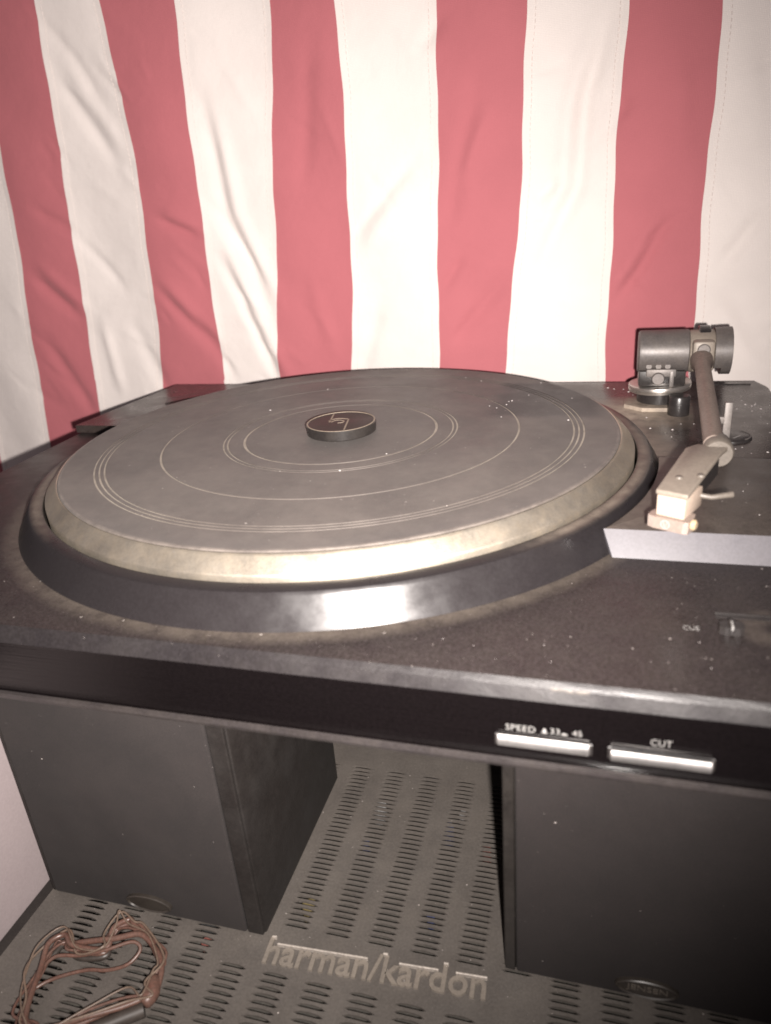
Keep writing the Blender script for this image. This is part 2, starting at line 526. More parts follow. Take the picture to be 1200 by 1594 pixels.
rc = random.Random(31)
for _ in range(70):                      # small pressed-in wrinkles
    x0, z0 = rc.uniform(-400, 260), rc.uniform(-40, 270)
    a = rc.choice((1, -1)) * rc.uniform(0.5, 1.25) if x0 > -20 else -rc.uniform(0.5, 1.25)
    ln = rc.uniform(12, 45)
    CREASES.append(([(x0, z0), (x0 + ln * math.cos(a), z0 + ln * math.sin(a))], rc.uniform(1.6, 3.2), rc.choice((-1, 1)) * rc.uniform(0.4, 1.0)))
CBOX = []
for pl_, w_, h_ in CREASES:
    CBOX.append((min(q[0] for q in pl_) - 4 * w_, max(q[0] for q in pl_) + 4 * w_, min(q[1] for q in pl_) - 4 * w_, max(q[1] for q in pl_) + 4 * w_))


def flag_y(x, z):
    d = 2.2 * math.sin(x / 33.0 + z / 160.0) + 1.6 * math.sin(x / 19.0 - z / 70.0 + 1.3)
    d += 1.1 * math.sin(x / 13.0 + z / 41.0 + 0.7) * math.sin(z / 60.0 + x / 90.0)
    p = Vector((x, z))
    for (pl, w, h), cb in zip(CREASES, CBOX):
        if x < cb[0] or x > cb[1] or z < cb[2] or z > cb[3]:
            continue
        best = 1e9
        tb = 0
        tot = len(pl) - 1
        for s in range(tot):
            a = Vector(pl[s]); b = Vector(pl[s + 1])
            ab = b - a
            t = max(0.0, min(1.0, (p - a).dot(ab) / ab.length_squared))
            dd = (p - a - ab * t).length
            if dd < best:
                best = dd; tb = (s + t) / tot
        if best < 4 * w:
            fade = min(1.0, 0.25 + 3.0 * min(tb, 1 - tb))
            d += 1.05 * h * math.exp(-(best / w) ** 2) * fade
    return YF - d


fb = (0, YF, ZB)
flag = thing('flag', 'red and white striped cloth flag hanging wrinkled behind the turntable', 'flag', fb)
nz = 230
strip_no = 0
for i in range(len(ROWS[0][1]) - 1):
    vs, fs = [], []
    nx = 28
    zs = [ZB + (ZT - ZB) * k / nz for k in range(nz + 1)]
    white = (i % 2 == 1)
    ext = 3.0 if white else 0.0          # white hems lie over the red ones
    for z in zs:
        xa, xb = bound(i, z) - ext, bound(i + 1, z) + ext
        for k in range(nx + 1):
            x = xa + (xb - xa) * k / nx
            edge = (0.9 if (k in (0, nx)) else (0.75 if k in (1, nx - 1) else 0.35)) if white else 0.0
            vs.append((x, flag_y(x, z) - edge, z))
    for r in range(nz):
        for k in range(nx):
            a = r * (nx + 1) + k
            fs.append((a, a + 1, a + nx + 2, a + nx + 1))
    st = obj('stripe', vs, fs, M['flag_white'] if white else M['flag_red'], flag, smooth=80,
             label='white cotton stripe' if white else 'red cotton stripe')
    if white:
        sm = MB()
        for side in (0, 1):
            z = ZB + 2
            while z < ZT - 4:
                x = (bound(i, z) + 2.2) if side == 0 else (bound(i + 1, z) - 2.2)
                y = flag_y(x, z) - 1.0
                x2 = (bound(i, z + 2) + 2.2) if side == 0 else (bound(i + 1, z + 2) - 2.2)
                sm.tube([(x, y, z), (x2, flag_y(x2, z + 2) - 1.0, z + 2)], 0.22, 4)
                z += 3.4
        sm.obj('stitching', M['thread'], st, kind='stuff')

# ================================================================== receiver
RZ = -180.0
XL, XR, YR0, YR1 = -109.6, 329.0, -262.0, 110.0
rec = thing('receiver', 'grey metal stereo receiver with a slotted top and raised maker lettering under both speakers', 'receiver', (109, -76, -300))
P = 19.7
cols = [15.3 + 0.0 + P * k for k in range(-5, 16)]
HW = 6.6
pit = 2.9


def rows_for(x):
    rear = [-162.0 + pit * k for k in range(0, 36)]
    front = [-185.6 - 3.05 * k for k in range(0, 24)]
    mid = []
    if x < -10 or x > 115:
        y = -185.6 + 3.05
        while y < -163.5:
            mid.append(y); y += 3.05
    return sorted(set(front + mid + rear))


top = MB()
S = 6
TH = 1.0


def quad(a, b, c, d):
    top.add([a, b, c, d], [(0, 1, 2, 3)])


def slot_pts(cx, cy, sgn):
    out = []
    for k in range(S + 1):
        u = -1 + 2 * k / S
        e = math.sqrt(max(0.0, 1 - u * u))
        out.append((cx + HW * u, cy - 0.55 * u * u * 0.9 + sgn * 0.84 * (0.25 + 0.75 * e) * (0.0 if abs(u) == 1 else 1.0)))
    return out


xe = [XL] + [c for cx in cols for c in (cx - HW, cx + HW)] + [XR]
for k in range(0, len(xe), 2):                       # plain strips between columns
    quad((xe[k], YR0, RZ), (xe[k + 1], YR0, RZ), (xe[k + 1], YR1, RZ), (xe[k], YR1, RZ))
for cx in cols:
    prev = [(cx + HW * (-1 + 2 * k / S), YR0) for k in range(S + 1)]
    for cy in rows_for(cx):
        lo, hi = slot_pts(cx, cy, -1), slot_pts(cx, cy, 1)
        for k in range(S):
            quad((*prev[k], RZ), (*prev[k + 1], RZ), (*lo[k + 1], RZ), (*lo[k], RZ))
            quad((*lo[k], RZ), (*lo[k + 1], RZ), (*lo[k + 1], RZ - TH), (*lo[k], RZ - TH))
            quad((*hi[k + 1], RZ), (*hi[k], RZ), (*hi[k], RZ - TH), (*hi[k + 1], RZ - TH))
        prev = hi
    end = [(cx + HW * (-1 + 2 * k / S), YR1) for k in range(S + 1)]
    for k in range(S):
        quad((*prev[k], RZ), (*prev[k + 1], RZ), (*end[k + 1], RZ), (*end[k], RZ))
me_v, me_f = top.v, top.f
cover = obj('top_cover', me_v, me_f, M['receiver'], rec)
bmx = bmesh.new(); bmx.from_mesh(cover.data)
bmesh.ops.remove_doubles(bmx, verts=bmx.verts, dist=1e-6)
bmx.to_mesh(cover.data); bmx.free()
MB().box(XL, XL + 1, YR0, YR1, -299, RZ - 0.02).box(XR - 1, XR, YR0, YR1, -299, RZ - 0.02) \
    .box(XL + 1, XR - 1, YR1 - 1, YR1, -299, RZ - 0.02).box(XL + 1, XR - 1, YR0, YR0 + 1, -299, RZ - 0.02) \
    .obj('chassis', M['cab'], rec)
MB().box(XL + 2, XR - 2, YR0 + 2, YR1 - 2, -300, -297).obj('base_plate', M['receiver_in'], rec)
MB().box(-116.2, XL - 0.05, YR0, YR1, -299, RZ - 0.9, 0.8).obj('side_cheek', M['cab'], rec)
pcb = MB().box(XL + 12, XR - 60, YR0 + 30, YR1 - 12, -206, -204).obj('circuit_board', M['receiver_in'], rec)
cm = {}
for nm, c in (('red', (0.16, 0.06, 0.05)), ('blue', (0.05, 0.06, 0.12)), ('yellow', (0.14, 0.11, 0.05)), ('dark', (0.03, 0.03, 0.03)), ('silver', (0.4, 0.4, 0.4))):
    cm[nm] = mat('component_' + nm, c, 0.4, None)
for nm in cm:
    cb = MB()
    for _ in range(16):
        x = random.uniform(-60, 160); y = random.uniform(-200, 60); r = random.uniform(2, 4); h = random.uniform(3, 12)
        cb.lathe([(0.01, h), (r, h), (r, 0), (0.01, 0)], 12, Matrix.Translation((x, y, -204)))
    cb.obj('capacitor', cm[nm], rec, kind='stuff')
# raised lettering: letters, plus added pale bars for the light catching their tops
LR = frame((7.6, -182.3, RZ), (1, 0.055, 0), (0, 1, 0))
text('lettering', 'harman/kardon', LR, 95.5, M['logo'], rec, depth=1.1, height=12.2, weight=0.16)
lb = MB()
Ri = LR
for (a, b) in ((4.0, 45.0), (58.5, 75.4), (82.5, 95.6)):
    lb.box(a, b, 8.5, 9.3, 0, 2.1, 0.2, R=Ri, seg=1)
for (a, hh) in ((0.6, 12.4), (51.0, 12.6), (77.0, 12.6)):
    lb.box(a, a + 2.2, hh - 0.9, hh, 0, 2.1, 0.2, R=Ri, seg=1)
lb.obj('lettering_glint', M['logo_glint'], rec)

# ================================================================== side panel at the left
pn = thing('cabinet_panel', 'pale mauve flat panel standing against the left side of the receiver', 'panel', (-124, -150, -300))
MB().box(-131, -116.6, -330, -78, -300, -62, 0.8).obj('board', M['panel'], pn)
# ================================================================== speakers
SPK_GROUP = 'small black bookshelf speakers under the turntable'


def speaker(x0, x1, yf, depth, label, gm, cmt, sl, sr, lettering):
    t = thing('speaker', label, 'speaker', ((x0 + x1) / 2, yf + depth / 2, RZ), SPK_GROUP)
    zt = -53.1
    MB().box(x0, x1, yf + 2.5, yf + depth, RZ + 0.05, zt, 0.9).obj('cabinet', cmt, t, smooth=40)
    # grille: cloth stretched over a frame, edges rounded over
    MB().box(x0 + sl, x1 - sr, yf, yf + 2.4, RZ + 1.2, zt - 1.0, 1.0, seg=3).obj('grille', gm, t, smooth=40)
    MB().box(x0 + 0.6, x0 + sl - 0.5, yf + 0.6, yf + 2.45, RZ + 0.8, zt - 0.6, 0.5).obj('edge_trim', cmt, t)
    MB().box(x1 - sr + 0.5, x1 - 0.6, yf + 0.6, yf + 2.45, RZ + 0.8, zt - 0.6, 0.5).obj('edge_trim', cmt, t)
    bc = (x0 + x1) / 2
    R = frame((bc, yf + 0.2, RZ + 8.2), (1, 0, 0), (0, 0, 1))
    prof = [(1.0, 2.4), (0.86, 2.7), (0.80, 1.9), (0.01, 1.9)]
    bd = MB()
    n = 48
    vs, fs = [], []
    pr = [(1.0, -0.1), (1.0, 1.6), (0.93, 2.0), (0.87, 1.4), (0.02, 1.5)]
    for r, z in pr:
        for k in range(n):
            a = 2 * PI * k / n
            vs.append(R @ Vector((11.8 * r * math.cos(a), (4.6 * r - (0.0 if r > .9 else 0.0)) * math.sin(a), z)))
    for i in range(len(pr) - 1):
        for k in range(n):
            fs.append((i * n + k, i * n + (k + 1) % n, (i + 1) * n + (k + 1) % n, (i + 1) * n + k))
    fs.append(tuple((len(pr) - 1) * n + k for k in range(n)))
    b = obj('badge', vs, fs, M['badge'], t, smooth=35)
    if lettering:
        text('badge_lettering', 'JENSEN', frame((bc - 7.6, yf - 1.35, RZ + 6.4), (1, 0, 0), (0, 0, 1)), 15.2, M['badge_print'], b, depth=0.25, height=3.6)
    return t


speaker(-108.8, 3.9, -171.0, 100, 'dusty grey-black bookshelf speaker standing behind the coil of brown wire', M['grille_l'], M['cab_l'], 2.5, 8.6, False)
speaker(108.4, 219.5, -162.6, 100, 'black cloth-fronted bookshelf speaker standing below the two silver buttons', M['grille_r'], M['cab'], 5.2, 5.2, True)

# ================================================================== turntable
tt = thing('turntable', 'dusty black record player with a large platter resting on two small speakers', 'turntable', (12, 0, -53.0))
TX0, TX1, YB = -219.0, 245.0, 167.0
PYF = -181.0


def sweep(prof, x0, x1):
    vs, fs = [], []
    for x in (x0, x1):
        vs += [(x, y, z) for y, z in prof]
    n = len(prof)
    for k in range(n - 1):
        fs.append((k, k + 1, n + k + 1, n + k))
    return vs, fs


# body: deck sheet with left and right bevels, back, bottom
b = MB()
E, EB, ZBOT = 4.8, 26.3, -53.0
A = [(TX0 + E, -178.0, -20.95), (TX1 - E, -178.0, -20.95), (TX1 - E, YB, -20.95), (TX0 + E, YB, -20.95)]
b.add(A, [(0, 1, 2, 3)])
for x, e in ((TX0, 1), (TX1, -1)):
    b.add([(x + e * E, -178.0, -20.95), (x + e * E, YB, -20.95), (x, YB, -EB), (x, PYF, -EB)], [(0, 1, 2, 3)])
    b.add([(x, PYF, -EB), (x, YB, -EB), (x, YB, ZBOT), (x, PYF, ZBOT)], [(0, 1, 2, 3)])
b.add([(TX0, YB, -EB), (TX0 + E, YB, -20.95), (TX1 - E, YB, -20.95), (TX1, YB, -EB), (TX1, YB, ZBOT), (TX0, YB, ZBOT)], [(0, 1, 2, 3, 4, 5)])
b.add([(TX0, PYF, ZBOT), (TX1, PYF, ZBOT), (TX1, YB, ZBOT), (TX0, YB, ZBOT)], [(0, 1, 2, 3)])
b.obj('plinth', M['deck'], tt)
# front edge: a narrow sloped facet over a steeper one
vs, fs = [], []
NB = 60
fp = [(-178.0, -20.93, 1.0), (-178.9, -21.75, 0.80), (-179.8, -22.65, 0.60), (-181.4, -26.7, 0.0)]
for k in range(NB + 1):
    for (y, z, ee) in fp:
        x = TX0 + ee * E + (TX1 - TX0 - 2 * ee * E) * k / NB
        vs.append((x, y + random.uniform(-.05, .05), z + random.uniform(-.03, 0.0)))
n = len(fp)
for k in range(NB):
    for q in range(n - 1):
        fs.append((k * n + q, k * n + q + 1, k * n + n + q + 1, k * n + n + q))
obj('front_bevel', vs, fs, M['bevel'], tt)
v, f = sweep([(-181.4, -26.75), (PYF, -27.2), (PYF, -49.5), (-181.6, -49.6)], TX0, TX1)
obj('front_panel', v, f, M['gloss'], tt)
v, f = sweep([(-181.6, -49.62), (-183.0, -49.9), (-183.1, -51.2), (-182.6, -52.6), (-180.0, -52.95)], TX0, TX1)
obj('bottom_lip', v, f, M['lip'], tt)

# ring round the platter: flat dusty top, conical wall down to the deck
rg = MB().lathe([(155.2, -20.0), (155.2, -8.7), (155.6, -8.4), (160.8, -8.5), (161.7, -8.8), (162.4, -9.6), (162.7, -10.1), (165.6, -15.0), (168.4, -19.7), (168.7, -20.2), (169.2, -20.9)], 256)
rg.obj('platter_surround', M['ring'], tt, smooth=28)

# raised arm board, front half
ra = math.degrees(math.atan2(-86.4, math.sqrt(165.2 ** 2 - 86.4 ** 2)))
rb_ = math.degrees(math.atan2(1.4, 165.2))
poly = [(238.5, -86.4), (238.5, 1.4)] + list(reversed(arc(165.2, ra, rb_, 40)))
soften(MB().prism(poly, -20.85, -11.4).obj('arm_board', M['arm_front'], tt), 0.35)
tip = arc(165.2, ra, rb_, 40)[0]
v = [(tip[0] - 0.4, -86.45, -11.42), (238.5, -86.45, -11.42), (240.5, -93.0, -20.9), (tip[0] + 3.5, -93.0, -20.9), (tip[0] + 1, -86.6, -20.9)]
obj('arm_board_face', v, [(0, 1, 2, 3), (0, 3, 4)], M['arm_face_sheen'], tt)
# raised rear deck, right and left of the ring
al = math.degrees(math.asin(YB / 165.2)) if YB < 165.2 else 89.0
polyR = [(239.0, 1.6), (239.2, 149.7), (234.0, 166.5), (52, 166.5)] + list(reversed(arc(165.2, rb_ + 0.3, 72.0, 40)))
soften(MB().prism(polyR, -20.85, -15.5).obj('rear_deck', M['arm_rear'], tt), 0.6)
polyL = [(-50, 166.5), (-203.5, 166.5), (-217.6, 53.7), (-156.0, 53.7)] + list(reversed(arc(165.2, 108.0, 161.2, 30)))
soften(MB().prism(polyL, -20.85, -15.5).obj('rear_deck', M['arm_rear'], tt), 0.9)
# hinge recesses: dark sockets let into the rear deck
for pl in ([(-179.0, 109.0), (-186.0, 124.5), (-153.5, 150.8), (-148.0, 146.0)], [(205, 158), (205, 164), (228, 164), (230, 158)]):
    MB().prism(pl, -16.5, -15.1).obj('hinge_socket', M['blackplastic'], tt)
# back edge strip
MB().box(-150, 118, 166.6, 169.0, -24, -16.6, 0.6).obj('back_strip', M['blackplastic'], tt)

# platter and mat
pl = MB().lathe([(20, -14), (153.9, -14), (154.0, -7.0), (153.8, -6.4), (153.5, -6.05), (148.5, -1.15), (148.1, -0.8), (147.4, -0.4), (146.0, -1.2), (20, -1.2)], 256).obj('platter', M['platter'], tt, smooth=30)
groove = {52.6: 0.75, 61.6: 0.5, 63.8: 0.5, 96.5: 0.6, 124.4: 0.5, 126.9: 0.5, 129.4: 0.5}
pr = [(0.5, 0.0)]
for r in sorted(groove):
    w = groove[r]
    pr += [(r - w, 0.0), (r - w + 0.08, -0.7), (r + w - 0.08, -0.7), (r + w, 0.0)]
pr += [(143.5, 0.0), (145.2, 0.35), (146.4, 0.2), (146.9, -0.4)]
mt = MB().lathe(pr, 256).obj('mat', M['mat'], pl, smooth=25)
gv = MB()
for r, w in groove.items():
    gv.lathe([(r - w, -0.42), (r, -0.50), (r + w, -0.42)], 200)
gv.obj('groove_dust', M['mat_groove'], pl, smooth=60, kind='stuff')

# buttons and print on the front panel
PY = PYF
pf = lambda x, z, o=0.06: frame((x, PY - o, z), (1, 0, 0), (0, 0, 1))


def button(x0, x1, zt, zb, out, rt):
    MB().box(x0 - 0.8, x1 + 0.9, PY - 0.2, PY + 1.0, zb - 0.4, zt + rt, 0.2, seg=1).obj('button_recess', M['blackplastic'], tt)
    vs = []
    h = zt - zb
    face = [(PY - out - 0.7 * math.sin(PI * u), zt - h * u) for u in [k / 8 for k in range(9)]]
    prof = [(PY - 0.1, zt)] + face + [(PY - 0.1, zb)]
    for x in (x0, x0 + 0.3, x1 - 0.3, x1):
        d = 0.3 if x in (x0, x1) else 0.0
        vs += [(x, min(y + d, PY - 0.1), z) for y, z in prof]
    n = len(prof)
    fs = []
    for s_ in range(3):
        fs += [(s_ * n + k, s_ * n + (k + 1) % n, s_ * n + n + (k + 1) % n, s_ * n + n + k) for k in range(n)]
    fs += [tuple(range(n)), tuple(range(3 * n, 4 * n))]
    o = obj('button', vs, fs, M['silver'], tt, smooth=35)
    MB().box(x0 + 0.05, x1 - 0.05, PY - out + 0.25, PY - 0.05, zt - 0.35, zt + 0.06).obj('button_top_shade', M['button_top_shade'], o)  # added black cover: the silver top's dark reflection as colour
    return o


sb = button(110.5, 138.9, -40.6, -44.9, 0.9, -0.4)
cb_ = button(145.1, 173.9, -41.0, -44.9, 1.6, 0.1)
sb['label'] = 'silver speed button'
cb_['label'] = 'silver cut button'
W_ = -0.15
text('lettering', 'SPEED', pf(113.2, -39.0), 9.2, M['print'], tt, 0.05, 2.2, W_, 1.05)
text('lettering', '33', pf(127.0, -38.6), 2.8, M['print'], tt, 0.05, 2.0, W_)
text('lettering', '45', pf(133.6, -38.4), 2.9, M['print'], tt, 0.05, 2.0, W_)
text('lettering', 'CUT', pf(156.5, -38.5), 6.0, M['print'], tt, 0.05, 2.4, W_, 1.05)
sy = MB()
R_ = pf(124.2, -38.7)
sy.box(0.6, 1.4, 0.4, 1.6, 0, 0.05, R=R_).box(0.1, 1.9, 0.0, 0.35, 0, 0.05, R=R_)
R_ = pf(130.2, -38.6)
sy.prism([(0, 0), (2.1, 0), (1.75, 0.4), (1.3, 0.6), (0.8, 0.6), (0.35, 0.4)], 0, 0.05, R=R_)
sy.obj('button_symbol', M['print'], tt)
# cue lever and its slot
MB().box(178.0, 236, -133.2, -130.9, -21.2, -20.80, 0.0).obj('cue_slot', M['blackplastic'], tt)
MB().box(178.0, 236, -130.9, -130.2, -20.9, -20.4, 0.0).obj('cue_slot_edge', M['blackplastic'], tt)
ck = MB()
ck.prism([(177.9, -143.4), (179.4, -144.3), (184.0, -144.3), (185.4, -143.4), (185.4, -140.6), (183.8, -139.6), (179.4, -139.6), (177.9, -140.6)], -20.9, -18.0)
ck.box(180.7, 182.4, -145.0, -140.0, -20.7, -16.9, 0.4)
ck.obj('cue_lever', M['blackplastic'], tt)
MB().box(181.25, 181.85, -145.15, -141.5, -18.5, -16.78, 0.1, seg=1).obj('cue_mark', M['print'], tt)
text('lettering', 'CUE', frame((167.1, -142.6, -20.90), (1, 0, 0), (0, 1, 0)), 5.1, M['print'], tt, 0.05, 2.5, -0.15)

# ------------------------------------------------------------------ tonearm (a part; its pieces are sub-parts)
PC = Vector((170.5, 112.0, 0))          # pivot column
base = MB()
oct_ = [(PC.x - 3 + 19 * math.cos(a), PC.y - 4 + 16 * math.sin(a)) for a in [PI / 8 + k * PI / 4 for k in range(8)]]
base.prism(oct_, -15.6, -13.2)
arm = base.obj('tonearm', M['arm_rear'], tt)
MB().lathe([(0.1, -13.0), (13, -13.0), (13, -6.0), (0.1, -6.0)], 40, Matrix.Translation(PC)).obj('pivot_column', M['blackplastic'], arm, smooth=40)
TR = Matrix.Translation(PC + Vector((0, 0, -3.6))) @ Matrix.Rotation(math.radians(-3), 4, 'Y')
MB().lathe([(0.1, -2.6), (16.6, -2.6), (18.2, -2.0), (18.4, -0.7), (17.7, -0.4), (17.7, 0.2), (18.4, 0.5), (18.2, 1.7), (17.0, 2.2), (0.1, 2.2)], 72, TR).obj('pivot_ring', M['chrome'], arm, smooth=35)
MB().lathe([(0.1, 0.0), (5.9, 0), (6.1, 0.5), (6.1, 10.8), (5.6, 11.6), (0.1, 11.6)], 32, Matrix.Translation((180.6, 88.5, -15.5))).obj('lift_post', M['blackplastic'], arm, smooth=40)
# the horizontal bearing barrel (axis along x), faceted below with fittings
BZ, BY = 17.4, 110.0
XA = frame((156.6, BY, BZ), (0, 1, 0), (0, 0, 1))       # local z along +x
bar = MB().lathe([(0.1, 0), (11.6, 0), (12.6, 0.8), (12.8, 2.0), (12.8, 28.0), (12.2, 28.6), (0.1, 28.6)], 64, XA)
bar.obj('bearing_barrel', M['bearing'], arm, smooth=30)
fit_ = MB()
fit_.box(157.5, 184.0, BY - 11.8, BY + 9, -1.2, 8.0, 0.8)
fit_.obj('bearing_block', M['blackplastic'], arm, smooth=40)
fs_ = MB()
fs_.box(161.5, 178.5, BY - 14.0, BY - 10.0, 5.0, 9.6, 0.8)
fs_.box(174.8, 177.4, BY - 14.2, BY - 11, -1.0, 8.5, 0.5)
for x in (163, 168.4, 173.6):
    fs_.lathe([(0.1, 0), (1.6, 0), (1.8, -2.6), (1.2, -3.4), (0.1, -3.4)], 14, frame((x, BY - 11.5, 10.8), (1, 0, 0), (0, 0, -1)) @ Matrix.Scale(-1, 4, (0, 0, 1)))
fs_.obj('bearing_bracket', M['arm_grey'], arm, smooth=40)
KN = frame((168.4, BY - 12.6, 4.2), (1, 0, 0), (0, 0, 1))
MB().lathe([(0.1, -2), (3.6, -2), (3.7, 2.6), (3.2, 3.4), (0.1, 3.4)], 28, KN).obj('adjusting_knob', M['arm_grey'], arm, smooth=40)
# arm yoke between barrel and end block
yk = MB().lathe([(0.1, 0), (11.8, 0), (12.4, 0.8), (12.4, 13.0), (11.8, 13.8), (0.1, 13.8)], 56, frame((185.3, BY, BZ), (0, 1, 0), (0, 0, 1)))
yk.box(186.2, 198.6, BY - 15.5, BY - 2, 8.0, 26.0, 2.0)
yk.obj('yoke', M['shell'], arm, smooth=40)
MB().lathe([(0.1, 0), (10.5, 0), (11.2, 0.6), (11.2, 6.0), (10.6, 6.6), (0.1, 6.6)], 56, frame((190.2, BY + 3, BZ + 3.2), (0, 1, 0), (0, 0, 1))).obj('yoke_ring', M['blackplastic'], arm, smooth=40)
# right-hand end block: a thick disc with a notch cut from its lower inside corner
eb = MB()
n = 40
for (xa, xb, r, zl) in ((199.0, 203.0, 13.6, 9.0), (203.0, 208.4, 13.8, 2.6)):
    ring_ = []
    for k in range(n):
        a = 2 * PI * k / n
        ring_.append((BY + r * math.cos(a), max(BZ + r * math.sin(a), zl)))
    vs = [(xa, y, z) for y, z in ring_] + [(xb, y, z) for y, z in ring_]
    fs = [(k, (k + 1) % n, n + (k + 1) % n, n + k) for k in range(n)] + [tuple(range(n)), tuple(range(n, 2 * n))]
    eb.add(vs, fs)
eb.obj('end_weight', M['bearing'], arm, smooth=30)
# arm tube
T0, T1 = Vector((191.6, 96.0, 15.2)), Vector((183.4, -48.0, 11.8))
MB().tube([T0, T0.lerp(T1, 0.06), T0.lerp(T1, 0.10), T1], [6.2, 6.0, 4.2, 4.2], 32).obj('arm_tube', M['arm_tube'], arm, smooth=40)
# screws seen on the yoke's front face
MB().lathe([(0.1, 0), (3.4, 0), (3.6, 1.2), (3.0, 1.8), (0.1, 1.8)], 24, frame((192.2, BY - 15.2, 21.2), (1, 0, 0), (0, 0, 1))).obj('yoke_screw', M['arm_grey'], arm, smooth=40)
# collar where the headshell meets the tube
TD = (T1 - T0).normalized()
CRf = frame(T1 + Vector((1.6, 0, -2.0)), TD.cross(Vector((0, 0, 1))), Vector((0, 0, 1)))
MB().lathe([(0.1, 5), (5.0, 5), (5.8, 4.2), (6.1, 0), (6.1, -5.5), (5.4, -6.4), (0.1, -6.4)], 40, CRf).obj('collar', M['collar'], arm, smooth=40)
# headshell: tapering plate bent down at its sides
hs = [(176.6, -50.5), (188.2, -54.0), (185.0, -60.5), (168.6, -108.2), (158.0, -103.0), (171.5, -56.0)]
HT = 13.0
hp = MB().prism(hs, 10.9, HT)
soften(hp.obj('headshell', M['shell'], arm), 0.6, 30, 3)
sc = MB()
for q in ((166.8, -91.0), (174.6, -88.5)):
    sc.lathe([(0.1, 0.7), (1.2, 0.7), (1.5, 0.2), (1.5, -0.2)], 16, Matrix.Translation((q[0], q[1], HT)))
sc.obj('headshell_screw', M['collar'], arm, smooth=40)
def side(p, q, z0, z1, th=1.1):
    p = Vector((*p, 0)); q = Vector((*q, 0))
    R = frame(p, q - p, Vector((0, 0, 1)).cross(q - p))
    return MB().box(0, (q - p).length, 0.05, th, z0, z1, R=R)
side((168.0, -105.5), (184.2, -61.5), 3.5, 10.85).obj('headshell_side', M['blackplastic'], arm)
# finger lift
MB().tube([(171.5, -93.0, 7.5), (178.0, -95.0, 7.2), (185.5, -92.5, 7.6)], [1.1, 1.0, 1.2], 10).obj('finger_lift', M['collar'], arm, smooth=60)
# cartridge and stylus guard under the shell's nose
hd = Vector((168.6 - 158.0, -108.2 + 103.0, 0)).normalized()
hb = Vector((hd.y, -hd.x, 0)) * -1.0
if hb.y < 0:
    hb = -hb
CT = frame((158.0, -103.0, 0), hd, hb)
MB().box(0.5, 11.0, 0.3, 16.5, 2.9, 10.85, 0.5, R=CT).obj('cartridge', M['peach'], arm, smooth=40)
gd = MB()
gp = [(-2.0, -0.4), (-2.2, 3.0), (-1.0, 8.0), (12.2, 8.0), (13.4, 3.2), (13.0, -0.6), (11.2, -1.3), (0.4, -1.3)]
gd.prism(gp, -1.8, 2.85, R=CT)
g = gd.obj('stylus_guard', M['guard'], arm)
MB().lathe([(0.1, 0), (1.9, 0), (2.1, 0.9), (1.4, 1.5), (0.1, 1.5)], 20, CT @ frame((13.2, 2.6, 1.0), (0, 1, 0), (0, 0, 1))).obj('guard_bead', M['amber'], arm, smooth=40)
# round emblem on the guard: a ring with a small v inside
RG = CT @ frame((4.9, -1.35, 0.55), (1, 0, 0), (0, 0, 1))
em = MB().lathe([(1.75, 0), (1.75, 0.12), (1.35, 0.12), (1.35, 0)], 24, RG, closed=True)
em.box(-0.16, 0.16, -1.2, 1.2, 0, 0.1, R=RG @ Matrix.Translation((-0.42, 0, 0)) @ Matrix.Rotation(0.30, 4, 'Z'))
em.box(-0.16, 0.16, -1.2, 1.2, 0, 0.1, R=RG @ Matrix.Translation((0.42, 0, 0)) @ Matrix.Rotation(-0.30, 4, 'Z'))
em.obj('guard_emblem', M['print'], arm)
# arm rest: flat grey post with a hook under the tube
ar = MB().box(194.0, 197.6, 6.2, 9.4, -15.5, 14.6, 0.5)
ar.box(185.0, 197.0, 6.4, 9.2, 4.0, 7.4, 0.4)
ar.obj('arm_rest', M['arm_grey'], tt, smooth=40)
# anti-skate dial on the rear deck
dl = MB().lathe([(0.1, 1.6), (9.6, 1.6), (10.6, 1.0), (11.0, -0.2), (11.0, -1.0)], 48, Matrix.Translation((203.5, 45.0, -15.4))).obj('dial', M['blackplastic'], tt, smooth=35)
MB().lathe([(9.7, 1.62), (9.7, 1.72), (10.3, 1.5), (10.3, 1.3)], 20, Matrix.Translation((203.5, 45.0, -15.4)), a0=-0.9, a1=0.9).obj('dial_scale', M['arm_grey'], dl)
MB().box(-0.3, 0.3, -3.0, 3.0, 1.6, 1.75, R=Matrix.Translation((206.5, 41.5, -15.4)) @ Matrix.Rotation(-0.7, 4, 'Z')).obj('dial_mark', M['print'], dl)
# lint flakes lying on deck and mat
lint = MB()


def flake(x, y, z, s):
    k = random.randint(4, 6)
    a0 = random.uniform(0, 6)
    ring_ = [(x + s * random.uniform(.5, 1.2) * math.cos(a0 + 2 * PI * i / k), y + s * random.uniform(.5, 1.2) * math.sin(a0 + 2 * PI * i / k)) for i in range(k)]
    vs = [(px, py, z) for px, py in ring_] + [(x, y, z + s * 0.5)]
    lint.add(vs, [(i, (i + 1) % k, k) for i in range(k)])


